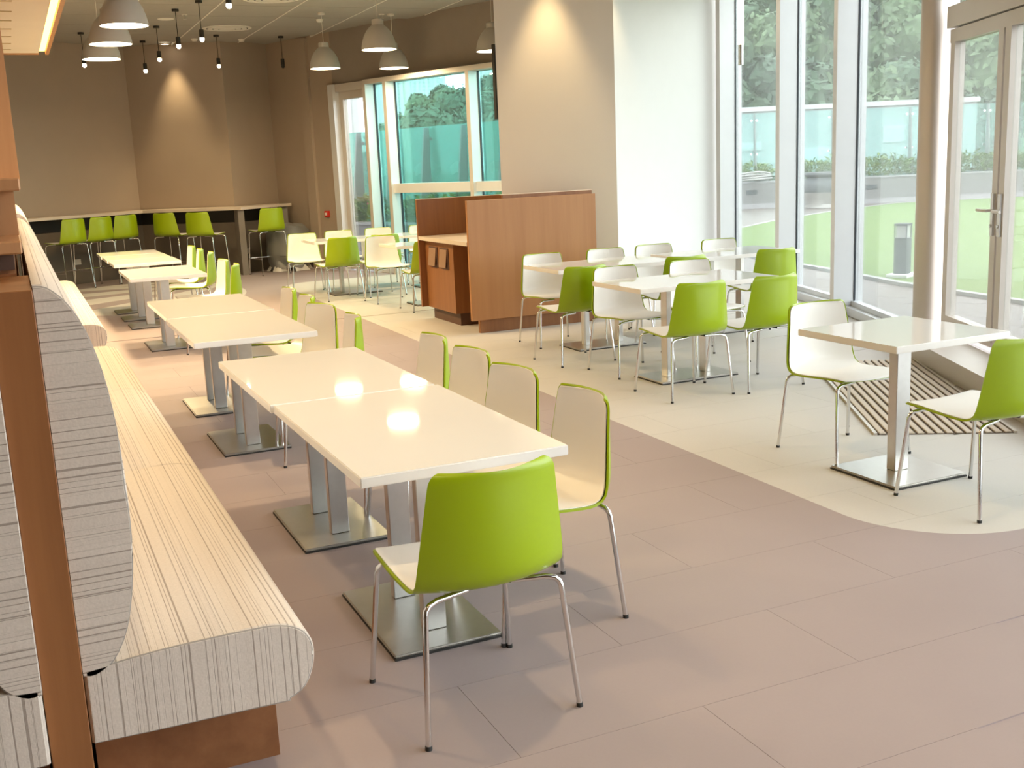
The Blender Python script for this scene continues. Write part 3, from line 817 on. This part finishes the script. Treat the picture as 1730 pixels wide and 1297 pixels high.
# round air diffusers and small ceiling fittings
def diffuser(x, y, label, r=.36):
    t = thing('air_diffuser', label, 'air diffuser', (x, y, CZ), 0, 'round ceiling air diffusers')
    for k, (a, b, z) in enumerate(((r, r * .86, -.012), (r * .80, r * .62, -.018), (r * .56, r * .38, -.022), (r * .32, .004, -.026))):
        MB().lathe([(b, z), (a, z + .004), (a, z + .012), (b, z + .006), (b, z)], 28).build('ring', TEE, t, 40)
    MB().lathe([(.001, -.004), (r * .9, -.004)], 28).build('throat', DARKM, t)
diffuser(3.26, 17.25, 'round air diffuser before the back wall'); diffuser(3.30, 14.35, 'round air diffuser at the top picture edge')
for x, y, l in ((2.26, 16.35, 'flat round speaker in the ceiling'),):
    tag(MB().lathe([(.001, -.008), (.10, -.008), (.115, 0)], 24).build('ceiling_speaker', TEE, None, 40, (x, y, CZ)), l, 'speaker')
for x, y, l in ((2.98, 18.6, 'white smoke detector left of the corner spot pendant'), (3.74, 18.65, 'white smoke detector right of the corner spot pendant'), (4.40, 16.2, 'small smoke detector above the lone dome pendant')):
    tag(MB().lathe([(.001, -.04), (.035, -.04), (.05, -.02), (.055, 0)], 20).build('smoke_detector', TEE, None, 40, (x, y, CZ)), l, 'detector', 'ceiling detectors')
def sprinkler(x, y, l):
    t = thing('sprinkler', l, 'sprinkler', (x, y, CZ), 0, 'ceiling sprinklers')
    MB().lathe([(.001, -.006), (.04, -.006), (.042, 0)], 16).build('escutcheon', TEE, t, 40)
    MB().tube([(0, 0, -.005), (0, 0, -.055)], .010, 8).build('nozzle', STEEL, t, 40)
    MB().lathe([(.001, -.058), (.026, -.058), (.026, -.055), (.001, -.055)], 14).build('deflector', STEEL, t)
sprinkler(5.15, 15.6, 'ceiling sprinkler above the far window wall'); sprinkler(2.45, 15.9, 'ceiling sprinkler near the round speaker')
# soffit with cove light, upper left
so = thing('ceiling_soffit', 'dropped white soffit with wooden rim and orange cove light', 'soffit', (-1.2, 6, 3.0))
MB().box(-2.8, 1.66, -10, 7.05, .0, .06).build('panel', COLM, so)
MB().box(-2.8, 1.66, 7.05, 7.09, -.012, .10).build('end_rim', WOODL, so)
MB().box(1.725, 1.76, -10, 7.09, -.012, .16).build('side_rim', WOODL, so)
MB().box(1.662, 1.722, -10, 7.04, .02, .05).build('cove_strip', MATS['cove_glow'], so)
MB().box(-2.8, 1.76, -10, 7.09, .16, .80).build('soffit_body', WALL, so)
slot = MB().box(-.05, .05, -.022, .022, -.004, .0005, .001, 1).mesh('slot_light', mat('slot_brass', (.5, .38, .2), .4))
for k in range(7): link('slot_light', slot, so, (1.2 + .14, 3.4 + k * .55, 0))
for k in range(5): lamp('slot_beam', 'SPOT', (1.34, -4.2 + k * 2.4, -.02), (28, 68, 92, 104, 88)[k], WARM, so, spot_size=rad(120), spot_blend=.8, shadow_soft_size=.08)
# slim tube pendant before the first terrace window
tp = thing('tube_pendant_lamp', 'slim glowing tube pendant before the first terrace window', 'pendant lamp', (7.60, 10.42, 2.6))
MB().lathe([(.001, 0), (.030, 0), (.030, .22), (.001, .22)], 16).build('lower_sleeve', STEEL, tp, 40)
MB().lathe([(.001, .22), (.034, .22), (.034, 1.0), (.001, 1.0)], 16).build('glow_tube', MATS['lens_glow'], tp, 40)
MB().tube([(0, 0, 1.0), (0, 0, 1.2)], .006, 6).build('stem', STEEL, tp, 40)
# black screen behind the column
tv = thing('wall_screen', 'black flat screen on a ceiling pole beside the cream column', 'screen', (5.83, 12.30, 2.57), math.atan2(.6, 1.1))
MB().box(-.63, .63, -.02, .02, -.42, .42, .004, 1).build('bezel', DARKM, tv)
MB().box(-.61, .61, -.023, -.02, -.40, .40).build('display', mat('dark_display', (.01, .01, .012), .15), tv)
MB().tube([(0, .05, .0), (0, .05, CZ - 2.57)], .025, 10).build('ceiling_pole', DARKM, tv, 40)

# ------------------------------------------------------------------ outside: terrace, planters, lawn
deck_m = bpy.data.materials.new('deck_boards'); g = G(deck_m)
P = g.geo(); v = g.mapping(P, (1, 1, 1), (0, 0, rad(28)))
wv = g.new('ShaderNodeTexWave'); g.l.new(v, wv.inputs[0]); wv.inputs['Scale'].default_value = 2.2; wv.inputs['Distortion'].default_value = .2
dk = g.mix(g.noise(P, 3, 3), (.13, .105, .095), (.18, .15, .135))
g.l.new(g.mix(g.m('GREATER_THAN', wv.outputs['Fac'], .93), dk, (.09, .07, .06)), g.p.inputs['Base Color']); g.p.inputs['Roughness'].default_value = .55
grass_m = bpy.data.materials.new('lawn_grass'); g = G(grass_m)
P = g.geo(); a = g.noise(P, .9, 4); b = g.noise(P, 45, 3)
c = g.mix(a, (.115, .185, .042), (.165, .245, .064)); c = g.mix(g.m('MULTIPLY', b, .7), c, (.068, .11, .025))
g.l.new(c, g.p.inputs['Base Color']); g.p.inputs['Roughness'].default_value = .9; g.bump(b, .6, .03)
struct(MB().box(-60, 90, -40, 60, -.4, -.08).build('floor_terrace', deck_m), 'brown terrace boards outside the windows', 'terrace')
struct(MB().box(-1500, 1500, -600, 2200, -9, -8.5).build('ground', mat('distant_ground', (.28, .33, .25), .9)), 'distant city ground', 'ground')
LAWN = [(9.5, 4), (9.75, 8), (10.1, 10.4), (10.6, 12.4), (11.0, 14.5), (12.2, 17.5), (14.6, 20.3), (17.3, 22.2), (20.7, 24.0), (24, 25.3), (28, 24.4), (36, 20.5), (36, 4)]
lw = tag(MB().prism(LAWN, -.08, -.045).build('lawn', grass_m), 'bright green lawn beyond the terrace', 'lawn', None, 'stuff')
kb = MB()
for a, b in zip(LAWN[:10], LAWN[1:11]): kb.line(a, b, -.08, -.035, 0, .10)
tag(kb.build('lawn_kerb', mat('pale_kerb', (.32, .32, .31), .7)), 'pale kerb edging the lawn', 'kerb')
# bollard light
bo = thing('bollard_light', 'dark grey bollard light standing at the lawn edge', 'bollard', (10.55, 10.95, -.034), rad(25))
DG = mat('anthracite_metal', (.05, .06, .07), .5)
MB().box(-.085, .085, -.085, .085, 0, .50, .006, 1).build('body', DG, bo)
for sx in (-1, 1):
    for sy in (-1, 1): MB().box(sx * .078 - .007, sx * .078 + .007, sy * .078 - .007, sy * .078 + .007, .50, .66).build('corner_bar', DG, bo)
MB().box(-.065, .065, -.065, .065, .50, .655).build('lantern_glass', mat('frosted_glass', (.5, .5, .49), .4), bo)
MB().box(-.088, .088, -.088, .088, .655, .685, .004, 1).build('cap', DG, bo)
MB().box(-.2, .2, -.14, .14, -.01, .03, .004, 1).build('footing', mat('pale_concrete', (.6, .6, .58), .8), bo)

# planters with balustrade
def planter(name, label, p0, p1, h, th, cap=.05):
    d = (Vector(p1) - Vector(p0)).normalized(); n = Vector((-d.y, d.x))
    t = thing(name, label, 'planter wall', (p0[0], p0[1], -.08), math.atan2(d.y, d.x))
    ln = (Vector(p1) - Vector(p0)).length
    MB().box(0, ln, 0, th, 0, h + .08 - cap).build('wall_body', GRANITE, t)
    MB().box(0, ln, -.02, .28, h + .08 - cap, h + .08).build('coping', mat('dark_coping', (.28, .28, .29), .6), t)
    MB().box(0, ln, .28, th, h + .02, h + .05).build('soil', mat('soil', (.10, .075, .05), .95), t)
    MB().box(0, ln, -.025, 0, 0, .15).build('base_course', mat('dark_granite', (.33, .32, .33), .7, var=.3, vscale=60), t)
    return t, d, n, ln
PR0, PR1 = (12.5, 31.6), (38.5, 20.4)
pr_, dR, nR, lnR = planter('planter_wall', 'long grey granite planter wall at the far side of the lawn', PR0, PR1, .75, 1.2)
for t_, l in ((9.07, 'dark slot light in the granite wall near the white hose'), (12.78, 'dark slot light in the granite wall near the bollard')):
    q = Vector(PR0) + dR * t_ - nR * .0
    tag(MB().box(-.17, .17, -.012, .0, -.07, .07, .004, 1).build('wall_slot_light', DG, None, None, (q.x, q.y, .42), math.atan2(dR.y, dR.x)), l, 'wall light', 'slot lights in the planter wall')
PL0 = Vector(LF0) - nL * 2.0 - dL * 2.5; PL1 = Vector(LF0) - nL * 2.0 + dL * 4.7
pl_, dLp, nLp, lnL2 = planter('planter_wall', 'granite planter close outside the far glass door', (PL1.x, PL1.y), (PL0.x, PL0.y), .64, .9) if Vector((-(PL0 - PL1).y, (PL0 - PL1).x)).dot(-nL) > 0 else planter('planter_wall', 'granite planter close outside the far glass door', (PL0.x, PL0.y), (PL1.x, PL1.y), .64, .9)
def balustrade(label, p0, d, n, ln, off, z0, z1, bay, t0, gm=GLASSB):
    a = Vector(p0) + n * off
    t = thing('glass_balustrade', label, 'balustrade', (a.x, a.y, z0), math.atan2(d.y, d.x))
    x = t0 - bay * math.ceil(t0 / bay); H = z1 - z0
    fin = MB()
    q = [(0, 0), (.34, 0), (.10, H - .02), (0, H - .02)]
    A = [fin.bm.verts.new((-.018, -.03 - y, z)) for y, z in q]; B = [fin.bm.verts.new((.018, -.03 - y, z)) for y, z in q]
    fin.bm.faces.new(A); fin.bm.faces.new(B[::-1])
    for i in range(4): fin.bm.faces.new((A[i], A[(i + 1) % 4], B[(i + 1) % 4], B[i]))
    fin_me = fin.mesh('fin_post', mat('fin_steel', (.22, .25, .25), .5))
    pan = MB().box(.012, bay - .012, -.008, .008, .0, H).mesh('glass_panel', gm)
    clip = MB().lathe([(.001, -.02), (.035, -.02), (.035, .02), (.001, .02)], 12).mesh('glass_clip', CHROME, 40)
    while x < ln:
        if x >= 0:
            fo = link('fin_post', fin_me, t, (x, 0, 0))
            for zz in (H - .22, H - 1.25):
                for s in (-.085, .085):
                    c = link('glass_clip', clip, fo, (s, -.026, zz)); c.rotation_euler = (PI / 2, 0, 0)
        if x + bay > 0: link('glass_panel', pan, t, (x, 0, 0))
        x += bay
    return t
sL = (L(3.4)[0], L(3.4)[1])
balustrade('tall teal glass screen behind the far planter', PR0, dR, nR, lnR, .95, 0.6, 2.82, 2.45, 14.26, glass_mat('pale_screen_glass', (.80, .95, .94), .10, .6, (.60, .85, .83)))['label'] = 'tall pale glass screen along the planter beyond the lawn'
_o = pl_.location
balustrade('tall teal glass screen behind the planter at the far windows', (_o.x, _o.y), dLp, nLp, lnL2, .62, .5, 2.36, 1.02, .35)

# plants
leaf_ms = [mat('leaf_green', (.10, .18, .045), .55, var=.3, vscale=8), mat('leaf_light_green', (.17, .26, .07), .55, var=.3, vscale=8)]
def leafy(name, m, n, rx, rz, ln, wd, seed, dome_=True):
    r_ = random.Random(seed); b = MB()
    for _ in range(n):
        a = r_.uniform(0, 2 * PI); rr = rx * math.sqrt(r_.random()); z = rz * (r_.random() ** .8) * (1 - .45 * (rr / rx) ** 2)
        p = Vector((rr * math.cos(a), rr * math.sin(a), z))
        d = Vector((math.cos(a) * .8 + r_.uniform(-.6, .6), math.sin(a) * .8 + r_.uniform(-.6, .6), r_.uniform(.1, 1.1))).normalized()
        s = d.cross(Vector((r_.uniform(-1, 1), r_.uniform(-1, 1), 1))).normalized(); l = ln * r_.uniform(.7, 1.3); w = wd * r_.uniform(.7, 1.2)
        up = s.cross(d) * (.12 * l)
        b.bm.faces.new([b.bm.verts.new(v) for v in (p, p + d * l * .45 + s * w + up, p + d * l - up * .5, p + d * l * .45 - s * w + up)])
    return b.mesh(name, m)
sh_me = [leafy('foliage', leaf_ms[k % 2], 230, .48, .62, .17, .035, 20 + k) for k in range(3)]
stem_me = MB().tube([(0, 0, -.02), (.01, .01, .2), (0, .02, .42)], [.016, .012, .006], 6).mesh('stem', mat('twig_brown', (.16, .10, .06), .8))
flower_me = MB().lathe([(.001, -.02), (.03, -.005), (.042, .015), (.02, .03), (.001, .032)], 8).mesh('flower', mat('pink_petal', (.85, .25, .35), .6))
k = 0
def shrub(x, y, z, s, label, group, fl=0):
    global k
    t = thing('shrub', label, 'shrub', (x, y, z), random.uniform(0, 6), group); t.scale = (s, s, s * random.uniform(.85, 1.1))
    link('foliage', sh_me[k % 3], t); link('stem', stem_me, t); k += 1
    for _ in range(fl):
        a = random.uniform(0, 6); link('flower', flower_me, t, (.34 * math.cos(a), .34 * math.sin(a), random.uniform(.4, .62)))
tt = 5.0
while tt < 21:
    q = Vector(PR0) + dR * tt + nR * random.uniform(.5, .7); shrub(q.x, q.y, .72, random.uniform(.85, 1.15), 'leafy shrub in the planter beyond the lawn', 'shrubs in the planter beyond the lawn'); tt += .62
tt = .4
while tt < lnL2 - .3:
    q = Vector((_o.x, _o.y)) + dLp * tt + nLp * random.uniform(.42, .50); shrub(q.x, q.y, .60, random.uniform(.80, 1.0), 'light green shrub in the planter outside the far windows', 'shrubs outside the far windows', 2 if random.random() < .5 else 0); tt += .5
# coil of white hose on the wall and a big wrapped pot
q = Vector(PR0) + dR * 9.2 + nR * .15
co = MB(); pts = []
for i in range(150):
    a = i * .42; r = .30 + .10 * math.sin(i * .27) + .03 * math.sin(i * 1.1); pts.append((r * 1.25 * math.cos(a), r * .7 * math.sin(a), .03 + .22 * (i / 150) * (1 + .2 * math.sin(i * .7))))
co.tube(pts, .028, 6)
tag(co.build('hose_coil', mat('white_hose', (.42, .42, .41), .5), None, 50, (q.x, q.y, .75), math.atan2(dR.y, dR.x)), 'heap of coiled white hose on the granite wall', 'hose')
q = Vector(PR0) + dR * 11.08 - nR * 1.0
pt = thing('garden_pot', 'huge round grey stone pot half wrapped in plastic on the terrace', 'pot', (q.x, q.y, -.08))
MB().lathe([(.001, 0), (.42, 0), (.46, .04), (.55, .20), (.70, .42), (.745, .60), (.70, .76), (.56, .87), (.54, .90), (.62, .93), (.66, .98), (.64, 1.04), (.54, 1.05), (.50, .95), (.001, .90)], 36).build('pot_body', mat('weathered_stone', (.095, .10, .108), .8, var=.2, vscale=9), pt, 50)
b = MB(); rr = []
for i, (r, z) in enumerate([(.62, .01), (.58, .12), (.66, .30), (.745, .46)]):
    rr.append([b.bm.verts.new(((r + .02 + rnd.uniform(-.015, .03)) * math.cos(2 * PI * j / 30), (r + .02 + rnd.uniform(-.015, .03)) * math.sin(2 * PI * j / 30), z)) for j in range(30)])
for i in range(3):
    for j in range(30): b.bm.faces.new((rr[i][j], rr[i][(j + 1) % 30], rr[i + 1][(j + 1) % 30], rr[i + 1][j]))
b.build('plastic_wrap', mat('cloudy_wrap', (.34, .32, .30), .3), pt, 40)

# low white building behind the lawn screen
bd = thing('low_building', 'low white flat-roofed building below the wooded hill', 'building', (31.0, 41.0, -8.5), math.atan2(-.5, 1))
BW = mat('white_render', (.33, .365, .365), .8, var=.05)
MB().box(-3.2, 9.5, 0, 4, 0, 11.9).build('main_block', BW, bd)
MB().box(-8.5, -3.2, 1.2, 4, 0, 9.2).build('lower_block', BW, bd)
MB().box(-3.5, 9.8, -.35, .0, 9.0, 9.35).build('ledge', mat('pale_ledge', (.52, .55, .55), .7), bd)
MB().box(-3.3, 9.6, -.1, 4.1, 11.9, 12.1).build('roof_edge', MATS['pale_ledge'], bd)
for x, z, w, h in ((5.4, 10.3, .9, .7), (-1.6, 10.2, 1.6, .35), (1.6, 9.5, 2.2, .7)):
    f = MB().box(x, x + w, -.08, .02, z, z + h).build('window_frame', MATS['pale_ledge'], bd); MB().box(x + .08, x + w - .08, -.1, -.075, z + .08, z + h - .08).build('pane', mat('dim_pane', (.42, .52, .53), .3), f)
for i in range(4): MB().tube([(-8.0 + i * 1.2, 1.6, 9.2), (-8.0 + i * 1.2, 1.6, 10.1)], .04, 6).build('railing_post', MATS['pale_ledge'], bd)
MB().tube([(-8.0, 1.6, 10.1), (-4.4, 1.6, 10.1)], .04, 6).build('handrail', MATS['pale_ledge'], bd)

# wooded hill and trees
hill_m = mat('hill_undergrowth', (.05, .08, .04), .95, var=.4, vscale=.2)
def hill_h(x, y):
    az = math.degrees(math.atan2(x, y)); r = math.hypot(x, y)
    pts = [(0, -.02), (15, 0), (17, .02), (18.9, .046), (20, .057), (21, .068), (22.7, .083), (24.5, .09), (90, .12)]
    for (a0, e0), (a1, e1) in zip(pts, pts[1:]):
        if a0 <= az <= a1: e = e0 + (e1 - e0) * (az - a0) / (a1 - a0)
    ha = -7.5 + (1.645 + 118 * e - 7.6 + 7.5) * max(0, min(1.15, (r - 60) / 58))
    hb = -6.5 + min(max(0, r - 62) * .42, 40)
    k_ = max(0.0, min(1.0, (az - 25) / 5))
    return ha * (1 - k_) + hb * k_
b = MB(); gv = []
for i in range(30):
    rw = []
    for j in range(30):
        az = rad(10 + j * 1.75); r = 52 + i * 4.4
        x, y = r * math.sin(az), r * math.cos(az); rw.append(b.bm.verts.new((x, y, hill_h(x, y))))
    gv.append(rw)
for i in range(29):
    for j in range(29): b.bm.faces.new((gv[i][j], gv[i][j + 1], gv[i + 1][j + 1], gv[i + 1][j]))
struct(b.build('ground_hill', hill_m, None, 60), 'hillside under the trees', 'hill')
def crown(seed, m):
    r_ = random.Random(seed); b = MB()
    lobes = [(Vector((0, 0, 4.6)), 2.3)]
    for _ in range(11):
        a = r_.uniform(0, 2 * PI); e = r_.uniform(.0, 1.0)
        lobes.append((Vector((2.0 * math.cos(a) * (1 - .4 * e), 2.0 * math.sin(a) * (1 - .4 * e), 3.4 + 2.9 * e)), r_.uniform(1.0, 1.6)))
    for c, r in lobes:
        bmesh.ops.create_icosphere(b.bm, subdivisions=2, radius=r * .86, matrix=Matrix.Translation(c))
    for v in b.bm.verts: v.co += Vector((r_.uniform(-.2, .2), r_.uniform(-.2, .2), r_.uniform(-.2, .2)))
    for c, r in lobes:
        for _ in range(250):
            d = Vector((r_.gauss(0, 1), r_.gauss(0, 1), r_.gauss(0, 1))).normalized()
            if d.z < -.5: continue
            p = c + d * r * r_.uniform(.82, 1.08); s = d.cross(Vector((r_.uniform(-1, 1), r_.uniform(-1, 1), r_.uniform(-1, 1)))).normalized(); t = d.cross(s).normalized()
            d2 = (t + d * r_.uniform(-.6, .9)).normalized(); l = r_.uniform(.22, .42); w = l * .5
            b.bm.faces.new([b.bm.verts.new(q) for q in (p - d2 * l, p + s * w, p + d2 * l, p - s * w)])
    me = bpy.data.meshes.new('crown'); b.bm.to_mesh(me); b.bm.free(); me.materials.append(m)
    return me
TM = [mat('tree_leaf_a', (.075, .128, .078), .8, var=.75, vscale=2.6), mat('tree_leaf_b', (.12, .18, .10), .8, var=.7, vscale=2.6), mat('tree_leaf_c', (.048, .088, .056), .8, var=.75, vscale=2.6)]
crowns = [crown(40 + i, TM[i % 3]) for i in range(5)]
trunk_me = MB().tube([(0, 0, -1.5), (.1, 0, 1.5), (-.05, .1, 3.6)], [.28, .22, .13], 7).mesh('trunk', mat('bark', (.14, .10, .07), .9))
tr_ = random.Random(11); placed = []
def tree(x, y, z, s):
    t = thing('hill_tree', 'dense green tree on the hillside behind the terrace', 'tree', (x, y, z), tr_.uniform(0, 6.28), 'trees on the hillside'); t.scale = (s, s, s * tr_.uniform(.85, 1.1))
    link('crown', crowns[tr_.randrange(5)], t); link('trunk', trunk_me, t)
for rr_, da in ((58, 2.6), (64, 2.5), (71, 2.3), (79, 2.1), (88, 2.0), (98, 1.9)):
    az = 30.5 + tr_.uniform(0, 1.5)
    while az < 53:
        r = rr_ + tr_.uniform(-2.5, 2.5); x, y = r * math.sin(rad(az)), r * math.cos(rad(az)); tree(x, y, hill_h(x, y) - .5, tr_.uniform(.85, 1.3)); az += da * tr_.uniform(.75, 1.15)
for rr_, da in ((84, 1.7), (94, 1.55), (106, 1.4), (118, 1.3)):
    az = 18.0 + tr_.uniform(0, .6)
    while az < 28:
        r = rr_ + tr_.uniform(-2, 2); x, y = r * math.sin(rad(az)), r * math.cos(rad(az)); tree(x, y, hill_h(x, y) - 1, tr_.uniform(.85, 1.25)); az += da * tr_.uniform(.8, 1.1)
# residential towers far away
tow_m = bpy.data.materials.new('tower_facade'); g = G(tow_m)
bt = g.new('ShaderNodeTexBrick'); g.l.new(g.mapping(g.obj(), (1, 1, 1), (PI / 2, 0, 0)), bt.inputs['Vector'])
bt.offset = 0; bt.inputs['Scale'].default_value = 1.0; bt.inputs['Brick Width'].default_value = 4.2; bt.inputs['Row Height'].default_value = 3.0
bt.inputs['Mortar Size'].default_value = 1.05; bt.inputs['Color1'].default_value = (.40, .44, .48, 1); bt.inputs['Color2'].default_value = (.44, .47, .50, 1); bt.inputs['Mortar'].default_value = (.62, .63, .64, 1)
g.l.new(bt.outputs[0], g.p.inputs['Base Color']); g.p.inputs['Roughness'].default_value = .8
TW = mat('tower_pale', (.62, .63, .64), .8)
def tower(az, r, w, h, label):
    t = thing('residential_tower', label, 'tower', (r * math.sin(rad(az)), r * math.cos(rad(az)), -8.5), -rad(az))
    MB().box(-w / 2, w / 2, 0, w * .8, 0, h).build('tower_block', tow_m, t)
    for i in range(5):
        x = -w / 2 + (i + .0) * w / 4
        MB().box(x - 1.2, x + 1.2, -1.6, .0, 0, h + 1).build('bay_rib', TW, t)
    MB().box(-w / 6, w / 6, w * .3, w * .5, h, h + 9).build('roof_plant_room', TW, t)
tower(18.55, 1000, 34, 150, 'tall pale residential tower behind the left part of the far window')
tower(20.3, 960, 30, 132, 'tall pale residential tower near the hill crest')
tower(15.9, 1050, 34, 120, 'pale residential tower seen through the far glass door')
tower(23.6, 1150, 30, 160, 'distant residential tower above the hill top')
